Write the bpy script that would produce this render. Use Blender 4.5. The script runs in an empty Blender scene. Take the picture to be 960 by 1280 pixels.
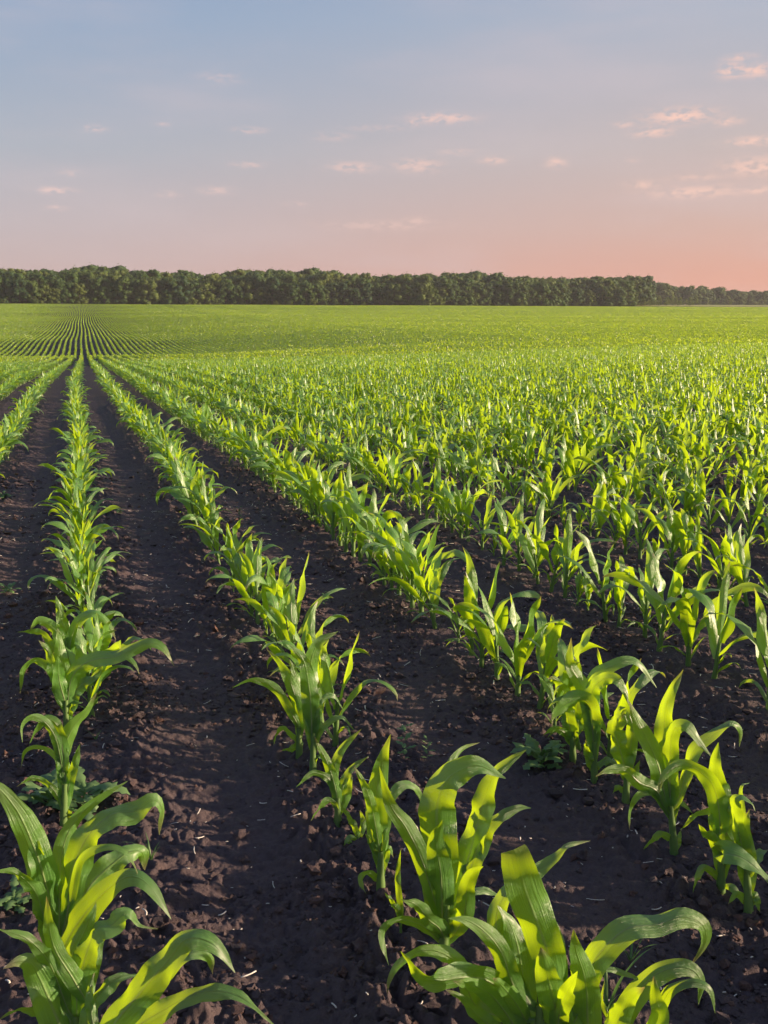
import bpy, math, random
import numpy as np
from mathutils import Vector

random.seed(7)
rng = np.random.default_rng(11)
S = bpy.context.scene
COL = S.collection

# ------------------------------------------------------------------ camera model
F_PX, W_PX, H_PX = 1250.0, 960.0, 1280.0
PITCH = math.radians(10.9)
PSI = math.radians(16.5)              # camera looks this far to the right of the row direction (+Y)
EYE = 1.247
FWD = np.array([math.sin(PSI), math.cos(PSI), 0.0])
RIGHT = np.array([math.cos(PSI), -math.sin(PSI), 0.0])
UPV = np.array([0, 0, 1.0])
CF = FWD * math.cos(PITCH) - UPV * math.sin(PITCH)
CU = FWD * math.sin(PITCH) + UPV * math.cos(PITCH)

def ray(px, py):
    return CF + RIGHT * (px - 480) / F_PX - CU * (py - 640) / F_PX

def ground_pt(px, py, z=0.0):
    d = ray(px, py)
    t = (z - EYE) / d[2]
    return np.array([0, 0, EYE]) + d * t

def at_forward(px, py, fwd):
    d = ray(px, py)
    t = fwd / float(d @ FWD)
    return np.array([0, 0, EYE]) + d * t

def project(p):
    q = np.asarray(p) - np.array([0, 0, EYE])
    D = q @ CF
    D = np.where(np.abs(D) < 1e-6, 1e-6, D)
    return 480 + F_PX * (q @ RIGHT) / D, 640 - F_PX * (q @ CU) / D, D

cam_data = bpy.data.cameras.new('camera')
cam = bpy.data.objects.new('camera', cam_data)
COL.objects.link(cam)
cam.location = (0, 0, EYE)
cam.rotation_euler = (math.pi / 2 - PITCH, 0, -PSI)
cam_data.sensor_fit = 'VERTICAL'
cam_data.sensor_height = 24
cam_data.lens = 24 * F_PX / H_PX
cam_data.clip_start = 0.05
cam_data.clip_end = 12000
S.camera = cam

# ------------------------------------------------------------------ noise
def _hash(ix, iy, seed):
    h = (ix.astype(np.int64) * 374761393 + iy.astype(np.int64) * 668265263 + seed * 1442695041) & 0xFFFFFFFF
    h = ((h ^ (h >> 13)) * 1274126177) & 0xFFFFFFFF
    return h ^ (h >> 16)

def perlin(x, y, seed=0):
    x = np.asarray(x, float); y = np.asarray(y, float)
    ix = np.floor(x); iy = np.floor(y)
    fx = x - ix; fy = y - iy
    ux = fx * fx * fx * (fx * (fx * 6 - 15) + 10); uy = fy * fy * fy * (fy * (fy * 6 - 15) + 10)
    def g(ox, oy):
        a = (_hash(ix + ox, iy + oy, seed) & 1023) * (2 * math.pi / 1024)
        return np.cos(a) * (fx - ox) + np.sin(a) * (fy - oy)
    a = g(0, 0) * (1 - ux) + g(1, 0) * ux
    b = g(0, 1) * (1 - ux) + g(1, 1) * ux
    return (a * (1 - uy) + b * uy) * 1.4

def sstep(a, b, x):
    t = np.clip((np.asarray(x, float) - a) / (b - a), 0, 1)
    return t * t * (3 - 2 * t)

# ------------------------------------------------------------------ terrain
_kn = np.array([(-3000, 0), (7, 0), (12, -.16), (18, -.27), (26, -.42), (35, -.66), (50, -1.12), (63, -1.5), (75, -1.74), (88, -1.98), (101, -2.6), (116, -2.98), (133, -2.78), (155, -2.12),
                (175, -1.93), (193, -1.84), (215, -1.32), (290, -.05), (400, 2.6), (520, 6.0), (600, 8.6), (680, 10.6), (720, 11.3), (800, 13.5),
                (950, 16.0), (1100, 17), (2000, 17), (4200, 15)], float)
_ys = np.arange(-200, 4200, 1.0)
_ps = np.interp(_ys, _kn[:, 0], _kn[:, 1])
_k = np.exp(-0.5 * (np.arange(-18, 19) / 3.0) ** 2); _k /= _k.sum()
_ps = np.convolve(np.pad(_ps, 18, mode='edge'), _k, 'valid')
_kr = np.array([(-3000, 0), (7, 0), (12, -.12), (18, -.2), (30, -.35), (45, -.55), (60, -.75), (80, -1.0), (100, -1.1), (133, -.88), (160, -.6), (180, -.4), (215, .05), (290, 1.0), (400, 2.95), (520, 6.0)], float)
_pr = np.where(_ys < 520, np.interp(_ys, _kr[:, 0], _kr[:, 1]), _ps)
_pr = np.convolve(np.pad(_pr, 18, mode='edge'), _k, 'valid')

ROW0, ROWS = -0.05, 0.70
def row_x(k):
    return ROW0 + ROWS * k
def rowbend(y):
    return -0.20 * sstep(2, 28, y)

def height(x, y):
    x = np.asarray(x, float); y = np.asarray(y, float)
    v = y - 0.10 * np.clip(x, -20, 60) * (1 - sstep(45, 120, y)) * sstep(5, 25, y)
    wr = sstep(5, 50, x)
    z = np.interp(v, _ys, _ps) * (1 - wr) + np.interp(v, _ys, _pr) * wr
    z = z + 3.5 * sstep(760, 860, y) * (1 - sstep(150, 420, x))
    z = z + 0.04 * sstep(6, 18, np.hypot(x, y)) * perlin(x / 14, y / 17, 3) + 0.35 * sstep(120, 260, y) * perlin(x / 90, y / 70, 5)
    return z

def rowdist(x, y=0.0):
    return np.abs((np.asarray(x) - rowbend(y) - ROW0 + ROWS / 2) % ROWS - ROWS / 2)

def micro(x, y):
    """clods, furrow and tilth of the soil near the camera"""
    r = np.hypot(x, y)
    fade = 1 - sstep(14, 30, r)
    d = rowdist(x, y)
    rough = 0.20 + 0.80 * np.exp(-((d - 0.13) / 0.10) ** 2) + 0.5 * np.clip(perlin(x / .9, y / .9, 21), -.4, 1)
    rough = np.clip(rough, .27, 1.4)
    wx = x + .03 * perlin(x * 6, y * 6, 8); wy = y + .03 * perlin(x * 6, y * 6, 9)
    b1 = np.abs(perlin(wx * 11, wy * 11, 1)); b2 = np.abs(perlin(wx * 24, wy * 24, 2)); b3 = perlin(wx * 52, wy * 52, 4)
    b4 = perlin(x * 110, y * 110, 6)
    z = rough * (0.040 * b1 + 0.026 * b2 + 0.010 * b3) + 0.0030 * b4
    z += 0.016 * np.exp(-(d / .12) ** 2) - 0.012 * np.exp(-((d - .33) / .07) ** 2)
    z += 0.012 * perlin(x * 2.2, y * 1.6, 12)
    return (z - 0.008) * fade

def ground(x, y):
    return height(x, y) + micro(np.asarray(x, float), np.asarray(y, float))

# ------------------------------------------------------------------ mesh helpers
class MB:
    def __init__(s):
        s.v, s.q, s.t, s.a, s.n = [], [], [], [], 0
    def add(s, v, quads=None, tris=None, attr=None):
        v = np.asarray(v, np.float32).reshape(-1, 3)
        s.v.append(v)
        if quads is not None and len(quads): s.q.append(np.asarray(quads, np.int64).reshape(-1, 4) + s.n)
        if tris is not None and len(tris): s.t.append(np.asarray(tris, np.int64).reshape(-1, 3) + s.n)
        s.a.append(np.zeros((len(v), 3), np.float32) if attr is None else np.asarray(attr, np.float32).reshape(-1, 3))
        s.n += len(v)
    def arrays(s):
        v = np.concatenate(s.v); a = np.concatenate(s.a)
        q = np.concatenate(s.q) if s.q else np.zeros((0, 4), np.int64)
        t = np.concatenate(s.t) if s.t else np.zeros((0, 3), np.int64)
        return v, q, t, a
    def mesh(s, name, mat, smooth=True):
        v, q, t, a = s.arrays()
        me = bpy.data.meshes.new(name)
        me.vertices.add(len(v)); me.vertices.foreach_set('co', v.astype(np.float32).ravel())
        nl = q.size + t.size
        me.loops.add(nl)
        me.loops.foreach_set('vertex_index', np.concatenate([q.ravel(), t.ravel()]).astype(np.int32))
        me.polygons.add(len(q) + len(t))
        st = np.concatenate([np.arange(len(q)) * 4, len(q) * 4 + np.arange(len(t)) * 3]).astype(np.int32)
        me.polygons.foreach_set('loop_start', st)
        me.polygons.foreach_set('use_smooth', np.full(len(q) + len(t), smooth, bool))
        at = me.attributes.new('luv', 'FLOAT_VECTOR', 'POINT')
        at.data.foreach_set('vector', a.astype(np.float32).ravel())
        me.update(calc_edges=True)
        me.materials.append(mat)
        return me

def link(name, data, parent=None, loc=None):
    o = bpy.data.objects.new(name, data)
    COL.objects.link(o)
    if parent is not None: o.parent = parent
    if loc is not None: o.location = loc
    return o

def tag(o, label=None, cat=None, group=None, kind=None):
    if label: o['label'] = label
    if cat: o['category'] = cat
    if group: o['group'] = group
    if kind: o['kind'] = kind
    return o

def grid_quads(nu, nv):
    i = np.arange(nu - 1)[:, None] * nv + np.arange(nv - 1)[None, :]
    return np.stack([i, i + 1, i + nv + 1, i + nv], -1).reshape(-1, 4)

# ------------------------------------------------------------------ materials
def new_mat(name):
    m = bpy.data.materials.new(name); m.use_nodes = True
    nt = m.node_tree; nt.nodes.clear()
    out = nt.nodes.new('ShaderNodeOutputMaterial')
    return m, nt, out
def N(nt, t, **kw):
    n = nt.nodes.new(t)
    for k, v in kw.items():
        if k in ('op',): n.operation = v
        elif k.startswith('i_'):
            n.inputs[k[2:].replace('_', ' ')].default_value = v
        else: setattr(n, k, v)
    return n
def M(nt, op, a, b=None, c=None, clamp=False):
    n = nt.nodes.new('ShaderNodeMath'); n.operation = op; n.use_clamp = clamp
    for i, x in enumerate((a, b, c)):
        if x is None: continue
        if isinstance(x, (int, float)): n.inputs[i].default_value = x
        else: nt.links.new(x, n.inputs[i])
    return n.outputs[0]
def MIX(nt, f, a, b, blend='MIX'):
    n = nt.nodes.new('ShaderNodeMix'); n.data_type = 'RGBA'; n.blend_type = blend; n.clamp_factor = True
    for s, x in ((0, f), (6, a), (7, b)):
        if isinstance(x, (int, float)): n.inputs[s].default_value = x
        elif isinstance(x, tuple): n.inputs[s].default_value = (*x, 1) if len(x) == 3 else x
        else: nt.links.new(x, n.inputs[s])
    return n.outputs[2]
def MR(nt, x, a, b, c=0.0, d=1.0):
    n = nt.nodes.new('ShaderNodeMapRange'); n.interpolation_type = 'SMOOTHSTEP'
    nt.links.new(x, n.inputs[0])
    for i, v in enumerate((a, b, c, d)): n.inputs[i + 1].default_value = v
    return n.outputs[0]
def NOISE(nt, scale, detail=3, vec=None, rough=.55):
    n = nt.nodes.new('ShaderNodeTexNoise'); n.inputs['Scale'].default_value = scale; n.inputs['Detail'].default_value = detail
    n.inputs['Roughness'].default_value = rough
    if vec is not None: nt.links.new(vec, n.inputs['Vector'])
    return n.outputs['Fac']

def leaf_material(name, dark, light, rib, trans, tmix=.5, rough=.42, veins=True, tree=False, tipc=(.30, .24, .10), spec=.5):
    m, nt, out = new_mat(name)
    at = N(nt, 'ShaderNodeAttribute', attribute_name='luv')
    sp = N(nt, 'ShaderNodeSeparateXYZ'); nt.links.new(at.outputs['Vector'], sp.inputs[0])
    u, s, r = sp.outputs
    geo = N(nt, 'ShaderNodeNewGeometry')
    nz = NOISE(nt, 26, 3, geo.outputs['Position'])
    f = M(nt, 'ADD', M(nt, 'MULTIPLY', r, .75), M(nt, 'MULTIPLY', nz, .45), clamp=True)
    c = MIX(nt, f, dark, light)
    tcol = MIX(nt, f, tuple(x * .8 for x in trans), trans)
    if tree:                       # every tree has a tone of its own: olive, deep green or brownish
        oi = N(nt, 'ShaderNodeObjectInfo')
        tone = M(nt, 'FRACT', M(nt, 'ADD', oi.outputs['Random'], u))
        c = MIX(nt, MR(nt, tone, .45, .95, 0, .45), c, tuple(a * b for a, b in zip(light, (1.7, 1.15, .9))))
        c = MIX(nt, MR(nt, tone, .35, .0, 0, .6), c, tuple(a * b for a, b in zip(dark, (.8, .85, 1.5))))
    au = M(nt, 'ABSOLUTE', u)
    nrm_in = None
    if veins:
        ribf = M(nt, 'MULTIPLY', MR(nt, au, .11, .05), MR(nt, s, .95, .1, 0, .8))
        cv = N(nt, 'ShaderNodeCombineXYZ'); nt.links.new(M(nt, 'MULTIPLY', u, 6.5), cv.inputs[0]); nt.links.new(M(nt, 'MULTIPLY', s, 1.1), cv.inputs[1]); nt.links.new(M(nt, 'MULTIPLY', r, 37.0), cv.inputs[2])
        w = NOISE(nt, 1.6, 4, cv.outputs[0], .62)
        vein = MR(nt, w, .36, .66)
        c = MIX(nt, M(nt, 'MULTIPLY', vein, .40), c, tuple(x * 1.5 for x in light))
        tcol = MIX(nt, M(nt, 'MULTIPLY', vein, .42), tcol, tuple(x * .55 for x in trans))
        c = MIX(nt, ribf, c, rib)
        tcol = MIX(nt, ribf, tcol, tuple(x * .42 for x in trans))
        tip = M(nt, 'MULTIPLY', MR(nt, s, .86, 1.0), MR(nt, r, .30, .6, 0, .9))
        c = MIX(nt, tip, c, tipc)
        tcol = MIX(nt, tip, tcol, (.30, .22, .08))
        bn = N(nt, 'ShaderNodeBump'); bn.inputs['Strength'].default_value = .85; bn.inputs['Distance'].default_value = .0016
        hsum = M(nt, 'ADD', M(nt, 'MULTIPLY', w, 2.2), M(nt, 'MULTIPLY', MR(nt, au, .12, .0), -1.5))
        hsum = M(nt, 'ADD', hsum, M(nt, 'MULTIPLY', NOISE(nt, 60, 2, geo.outputs['Position']), 2.2))
        nt.links.new(hsum, bn.inputs['Height'])
        nrm_in = bn.outputs[0]
    p = N(nt, 'ShaderNodeBsdfPrincipled')
    nt.links.new(c, p.inputs['Base Color']); p.inputs['Roughness'].default_value = rough
    p.inputs['Specular IOR Level'].default_value = spec
    if veins: p.inputs['Coat Weight'].default_value = .6; p.inputs['Coat Roughness'].default_value = .40; p.inputs['Coat IOR'].default_value = 1.6
    t = N(nt, 'ShaderNodeBsdfTranslucent'); nt.links.new(tcol, t.inputs['Color'])
    if nrm_in is not None:
        nt.links.new(nrm_in, p.inputs['Normal'])
    mx = N(nt, 'ShaderNodeMixShader'); mx.inputs[0].default_value = tmix
    nt.links.new(p.outputs[0], mx.inputs[1]); nt.links.new(t.outputs[0], mx.inputs[2])
    nt.links.new(mx.outputs[0], out.inputs['Surface'])
    return m

MAT_LEAF = leaf_material('corn_leaf', (.042, .155, .036), (.16, .35, .075), (.50, .56, .28), (.59, .84, .008), tmix=.5, rough=.38, spec=1.0)
MAT_STALK = leaf_material('corn_stalk', (.10, .20, .05), (.17, .27, .08), (.2, .3, .1), (.3, .42, .05), tmix=.2, rough=.45, veins=False)
MAT_FAR = leaf_material('corn_distant', (.080, .165, .030), (.20, .31, .050), (.2, .3, .1), (.66, .86, .008), tmix=.5, rough=.42, veins=False, spec=.8)
MAT_WEED = leaf_material('weed_leaf', (.08, .16, .055), (.15, .26, .09), (.2, .3, .15), (.16, .32, .05), tmix=.3, rough=.55, veins=False)
MAT_TREE = leaf_material('tree_leaf', (.028, .066, .024), (.085, .145, .034), (0, 0, 0), (.17, .23, .03), tmix=.3, rough=.6, veins=False, spec=.15, tree=True)
MAT_YTREE = leaf_material('young_tree_leaf', (.09, .14, .035), (.17, .22, .055), (0, 0, 0), (.2, .28, .03), tmix=.3, rough=.6, veins=False, spec=.15)

def bark_material():
    m, nt, out = new_mat('bark')
    p = N(nt, 'ShaderNodeBsdfPrincipled'); p.inputs['Roughness'].default_value = .9
    geo = N(nt, 'ShaderNodeNewGeometry')
    nt.links.new(MIX(nt, NOISE(nt, 2, 4, geo.outputs['Position']), (.05, .04, .03), (.12, .10, .075)), p.inputs['Base Color'])
    nt.links.new(p.outputs[0], out.inputs[0]); return m
MAT_BARK = bark_material()

def soil_material(name, clod=False):
    m, nt, out = new_mat(name)
    geo = N(nt, 'ShaderNodeNewGeometry'); P = geo.outputs['Position']
    n1 = NOISE(nt, 3.2, 5, P); n2 = NOISE(nt, 38, 5, P, .65); n3 = NOISE(nt, 190, 5, P, .75); n4 = NOISE(nt, 11, 4, P, .6)
    c = MIX(nt, n2, (.052, .037, .040), (.155, .112, .110))
    c = MIX(nt, MR(nt, n4, .56, .72, 0, .55), c, (.120, .074, .060))
    c = MIX(nt, MR(nt, n1, .40, .62, 0, .4), c, (.088, .069, .075))
    c = MIX(nt, MR(nt, n3, .58, .75, 0, .6), c, (.14, .112, .105))
    if clod:
        at = N(nt, 'ShaderNodeAttribute', attribute_name='luv')
        sp = N(nt, 'ShaderNodeSeparateXYZ'); nt.links.new(at.outputs['Vector'], sp.inputs[0])
        c = MIX(nt, MR(nt, sp.outputs[2], .80, 1.0, 0, .7), c, (.15, .078, .055))
        c = MIX(nt, MR(nt, sp.outputs[2], .25, .0, 0, .5), c, (.028, .022, .023))
    p = N(nt, 'ShaderNodeBsdfPrincipled'); p.inputs['Roughness'].default_value = .88; p.inputs['Specular IOR Level'].default_value = .25
    nt.links.new(c, p.inputs['Base Color'])
    b = N(nt, 'ShaderNodeBump'); b.inputs['Strength'].default_value = 1.0; b.inputs['Distance'].default_value = .009
    nt.links.new(M(nt, 'ADD', M(nt, 'MULTIPLY', n2, 1.2), M(nt, 'MULTIPLY', n3, .8)), b.inputs['Height'])
    nt.links.new(b.outputs[0], p.inputs['Normal'])
    nt.links.new(p.outputs[0], out.inputs[0]); return m
MAT_SOIL = soil_material('soil'); MAT_CLOD = soil_material('soil_clod', True)

def simple_mat(name, a, b, scale=30, rough=.7, sp=.3):
    m, nt, out = new_mat(name)
    geo = N(nt, 'ShaderNodeNewGeometry')
    p = N(nt, 'ShaderNodeBsdfPrincipled'); p.inputs['Roughness'].default_value = rough; p.inputs['Specular IOR Level'].default_value = sp
    nt.links.new(MIX(nt, NOISE(nt, scale, 4, geo.outputs['Position']), a, b), p.inputs['Base Color'])
    nt.links.new(p.outputs[0], out.inputs[0]); return m
MAT_STRAW = simple_mat('straw', (.45, .40, .32), (.80, .76, .68), 60)
MAT_VERGE = simple_mat('verge_grass', (.28, .32, .08), (.36, .37, .12), .2, .9, .1)
MAT_PALE = simple_mat('pale_crop', (.30, .31, .10), (.38, .36, .14), .05, .9, .1)

# ------------------------------------------------------------------ ground sheet
def build_ground():
    r = [0.0, .25, .5, .7, .85]
    x = 1.0
    while x < 6: r.append(x); x *= 1.0031
    while x < 12: r.append(x); x *= 1.0055
    while x < 40: r.append(x); x *= 1.013
    while x < 6500: r.append(x); x *= 1.02
    r = np.array(r)
    az = np.concatenate([np.arange(-180, -40, 4), np.arange(-40, -9, 1.0), np.arange(-9, 43, .085), np.arange(43, 80, 1.0), np.arange(80, 180.1, 4)])
    az[-1] = 180
    a = np.radians(az)
    X = r[:, None] * np.sin(a)[None]; Y = r[:, None] * np.cos(a)[None]
    Z = ground(X, Y)
    mb = MB(); mb.add(np.stack([X, Y, Z], -1), grid_quads(len(r), len(a))[:, ::-1])
    o = link('ground', mb.mesh('ground', MAT_SOIL)); tag(o, kind='structure')
build_ground()

# ------------------------------------------------------------------ soil clods and straw
_ico = None
def ico(sub):
    import bmesh
    bm = bmesh.new(); bmesh.ops.create_icosphere(bm, subdivisions=sub, radius=1)
    v = np.array([w.co[:] for w in bm.verts]); f = np.array([[w.index for w in q.verts] for q in bm.faces]); bm.free()
    return v, f

def in_view(x, y, m=60):
    P = np.stack([x, y, np.zeros_like(x)], -1)
    px, py, D = project(P)
    return (D > .3) & (px > -m) & (px < 960 + m) & (py < 1280 + m * 3)

def scatter_clods():
    mb = MB()
    for sub, n, rmin, rmax, size, sg in ((2, 500, 1.2, 3.6, (.008, .022), 1), (1, 7500, 1.2, 5.0, (.004, .012), 2), (1, 5500, 1.0, 9.0, (.006, .022), 3), (1, 20000, 1.1, 4.5, (.0016, .0060), 4)):
        v0, f0 = ico(sub)
        R = np.sqrt(rng.uniform(rmin ** 2, rmax ** 2, n * 4)); A = np.radians(rng.uniform(-9, 43, n * 4))
        X = R * np.sin(A); Y = R * np.cos(A)
        ok = in_view(X, Y)
        d = rowdist(X, Y)
        prob = .42 + .58 * np.exp(-((d - .14) / .09) ** 2); prob *= sstep(-.35, .35, perlin(X * 1.7, Y * 1.7, 31)) * .9 + .1
        ok &= rng.uniform(size=n * 4) < prob
        X = X[ok][:n]; Y = Y[ok][:n]; k = len(X)
        sz = size[0] + (size[1] - size[0]) * rng.uniform(size=k) ** 2.6
        sc = sz[:, None] * rng.uniform(.7, 1.25, (k, 3)); sc[:, 2] *= .75
        th = rng.uniform(0, 6.28, k); c, s = np.cos(th), np.sin(th)
        nv = len(v0)
        dis = 1 + .30 * rng.standard_normal((k, nv)).clip(-1.6, 1.6)
        V = v0[None] * dis[..., None] * sc[:, None]
        Vx = V[..., 0] * c[:, None] - V[..., 1] * s[:, None]; Vy = V[..., 0] * s[:, None] + V[..., 1] * c[:, None]
        Z = ground(X, Y) + sz * .05
        V = np.stack([Vx + X[:, None], Vy + Y[:, None], V[..., 2] + Z[:, None]], -1)
        T = f0[None] + (np.arange(k) * nv)[:, None, None]
        at = np.zeros((k, nv, 3)); at[..., 2] = rng.uniform(size=k)[:, None]
        mb.add(V, tris=T, attr=at)
    o = link('soil_clods', mb.mesh('soil_clods', MAT_CLOD, smooth=False)); tag(o, kind='stuff')
scatter_clods()

def scatter_straw():
    mb = MB()
    n = 2800
    R = np.sqrt(rng.uniform(1.3 ** 2, 7.5 ** 2, n)) ; A = np.radians(rng.uniform(-8, 42, n))
    for i in range(n):
        x, y = R[i] * math.sin(A[i]), R[i] * math.cos(A[i])
        tiny = rng.uniform() < .72
        L = rng.uniform(.003, .009) if tiny else rng.uniform(.012, .042)
        w = rng.uniform(.0008, .0018) if tiny else rng.uniform(.0010, .0024)
        th = rng.uniform(0, 6.28); dx, dy = math.cos(th), math.sin(th)
        bend = rng.uniform(-.35, .35)
        ts = np.array([-1, -.3, .35, 1.0]) * L / 2
        cx = x + dx * ts - dy * bend * ts ** 2 / L * 2; cy = y + dy * ts + dx * bend * ts ** 2 / L * 2
        cz = float(ground(x, y)) + .006 + ts * rng.uniform(-.35, .35)
        ring = []
        for j in range(4):
            for (a, b) in ((-1, 0), (0, 1), (1, 0), (0, -.6)):
                ring.append((cx[j] - dy * a * w, cy[j] + dx * a * w, cz[j] + b * w * .6))
        q = [(j * 4 + a, j * 4 + (a + 1) % 4, j * 4 + 4 + (a + 1) % 4, j * 4 + 4 + a) for j in range(3) for a in range(4)]
        q += [(3, 2, 1, 0), (12, 13, 14, 15)]
        mb.add(ring, q)
    o = link('straw_debris', mb.mesh('straw_debris', MAT_STRAW)); tag(o, kind='stuff')
scatter_straw()

# ------------------------------------------------------------------ corn leaves
def unit(v):
    return v / np.maximum(np.linalg.norm(v, axis=-1, keepdims=True), 1e-9)

def blade(C, side, W, nw, fold, wave, wph, wk, rnd, wprof=None):
    """C (n,3) centreline, side (n,3) unit side vectors -> vertices of a ribbed, folded, wavy blade"""
    n = len(C)
    s = np.linspace(0, 1, n)
    T = unit(np.gradient(C, axis=0))
    side = unit(side - T * (side * T).sum(1, keepdims=True))
    Nn = np.cross(side, T)
    if wprof is None:
        wp = np.minimum(1, .42 + 2.0 * s) * np.clip(1 - s ** 2.3, 0, 1) ** .85
    else:
        wp = np.interp(s, np.linspace(0, 1, len(wprof)), wprof)
    w = W * .5 * np.maximum(wp, .012)
    u = np.linspace(-1, 1, nw + 1)
    fo = fold * (1 - .55 * s) if np.isscalar(fold) else fold
    ca = np.cos(fo * np.abs(1))[:, None]
    au = np.abs(u)[None]
    lat = u[None] * w[:, None] * np.cos(fo)[:, None]
    lift = (au ** 1.25) * w[:, None] * np.sin(fo)[:, None]
    env = np.sin(np.pi * np.clip(s * 1.02, 0, 1)) ** .6
    lift = lift + (wave * env[:, None]) * au ** 2 * np.sin(wk * s[:, None] * 6.28 + wph + np.sign(u)[None] * .9)
    if n > 20:
        lift = lift + (.35 * wave * env[:, None]) * au * np.sin(wk * 2.7 * s[:, None] * 6.28 + wph * 2.1 + np.sign(u)[None] * 2.)
    V = C[:, None] + side[:, None] * lat[..., None] - Nn[:, None] * 0 + Nn[:, None] * lift[..., None]
    at = np.zeros((n, nw + 1, 3)); at[..., 0] = u[None]; at[..., 1] = s[:, None]; at[..., 2] = rnd
    return V.reshape(-1, 3), grid_quads(n, nw + 1), at.reshape(-1, 3)

def leaf_params(r):
    """the random numbers of one plant's leaves, so that every level of detail shows the same plant"""
    n = r.integers(6, 9)
    plane = r.uniform(-.9, .9)
    L = []
    for i in range(n):
        t = i / (n - 1)
        az = plane + math.pi * (i % 2) + r.normal(0, .38)
        zb = .018 + .145 * t ** 1.1
        if t < .3:
            ln, w, e0, dr = r.uniform(.11, .18), r.uniform(.013, .020), r.uniform(.8, 1.2), r.uniform(1.6, 2.5)
        elif t < .75:
            ln, w, e0, dr = r.uniform(.24, .38), r.uniform(.040, .062), r.uniform(1.0, 1.32), r.uniform(1.3, 3.0)
        else:
            ln, w, e0, dr = r.uniform(.18, .28), r.uniform(.044, .064), r.uniform(1.28, 1.52), r.uniform(.2, 1.5)
        L.append(dict(az=az, zb=zb, ln=ln, w=w, e0=e0, dr=dr, pw=r.uniform(1.5, 2.8), tw=r.normal(0, .9), sb=r.normal(0, .5),
                      fold=r.uniform(.45, .8), wave=r.uniform(.10, .26) * w, ph=r.uniform(0, 6.28), wk=r.uniform(1.2, 2.8),
                      rnd=float(np.clip(.25 + .5 * t + r.normal(0, .18), 0, 1))))
    return L

def gen_leaf(p, nseg, nw):
    s = np.linspace(0, 1, nseg + 1)
    phi = p['e0'] - p['dr'] * s ** p['pw']
    az = p['az'] + p['sb'] * s ** 2
    ds = p['ln'] / nseg
    d = np.stack([np.cos(phi) * np.cos(az), np.cos(phi) * np.sin(az), np.sin(phi)], -1)
    C = np.zeros((nseg + 1, 3)); C[1:] = np.cumsum((d[1:] + d[:-1]) / 2 * ds, 0)
    C[:, 2] += p['zb']
    C[:, :2] += .004 * np.array([math.cos(p['az']), math.sin(p['az'])])
    S0 = np.stack([-np.sin(az), np.cos(az), np.zeros_like(az)], -1)
    N0 = np.cross(S0, d)
    tw = p['tw'] * s ** 1.5
    side = S0 * np.cos(tw)[:, None] + N0 * np.sin(tw)[:, None]
    return blade(C, side, p['w'], nw, p['fold'] * (1 - .6 * s), p['wave'], p['ph'], p['wk'], p['rnd'])

def gen_stalk(h, r0, sides, rings, lean=0.0, rnd=.5):
    z = np.linspace(-.03, h, rings); a = np.arange(sides) * 2 * math.pi / sides
    rad = r0 * (1 - .45 * np.clip(z / h, 0, 1)) * (1 + .12 * (np.arange(rings) % 2))
    V = np.stack([rad[:, None] * np.cos(a) + lean * np.clip(z, 0, 1)[:, None] ** 2, rad[:, None] * np.sin(a), np.repeat(z[:, None], sides, 1)], -1)
    q = [(i * sides + j, i * sides + (j + 1) % sides, (i + 1) * sides + (j + 1) % sides, (i + 1) * sides + j) for i in range(rings - 1) for j in range(sides)]
    at = np.zeros((rings * sides, 3)); at[:, 1] = .5; at[:, 2] = rnd
    return V.reshape(-1, 3), np.array(q), at

NVAR = 18
VARS = []
for i in range(NVAR):
    r = np.random.default_rng(500 + i)
    VARS.append(leaf_params(r))

def plant_arrays(i, nseg, nw, sides=6, rings=5, skip_small=False):
    mb = MB()
    mb.add(*gen_stalk(.17, .0095, sides, rings))
    for j, p in enumerate(VARS[i]):
        if skip_small and j < 1: continue
        mb.add(*gen_leaf(p, nseg, nw))
    # MB.add has (v, quads, tris, attr)
    return mb
def _fix_add():
    orig = MB.add
    def add(s, v, quads=None, tris=None, attr=None):
        if tris is not None and np.asarray(tris).dtype.kind == 'f':   # blade tuples come as (v, quads, attr)
            attr, tris = tris, None
        orig(s, v, quads, tris, attr)
    MB.add = add
_fix_add()

LEAF_ME = []                       # per variant: stalk mesh, leaf meshes
for i in range(NVAR):
    st = MB(); st.add(*gen_stalk(.17, .0095, 8, 7))
    ms = st.mesh('stalk', MAT_STALK)
    ml = []
    for p in VARS[i]:
        b = MB(); b.add(*gen_leaf(p, 16, 4)); ml.append(b.mesh('leaf', MAT_LEAF))
    LEAF_ME.append((ms, ml))

# ------------------------------------------------------------------ hero plants traced leaf by leaf
def catmull(P, n):
    P = np.asarray(P, float)
    Q = np.vstack([2 * P[0] - P[1], P, 2 * P[-1] - P[-2]])
    d = np.r_[0, np.cumsum(np.linalg.norm(np.diff(P, axis=0), axis=1))]; d /= d[-1]
    out = []
    for t in np.linspace(0, 1, n):
        k = min(np.searchsorted(d, t, side='right') - 1, len(P) - 2); k = max(k, 0)
        u = (t - d[k]) / max(d[k + 1] - d[k], 1e-9)
        a, b, c, e = Q[k], Q[k + 1], Q[k + 2], Q[k + 3]
        out.append(.5 * ((2 * b) + (c - a) * u + (2 * a - 5 * b + 4 * c - e) * u * u + (3 * b - a - 3 * c + e) * u ** 3))
    return np.array(out)

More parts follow.
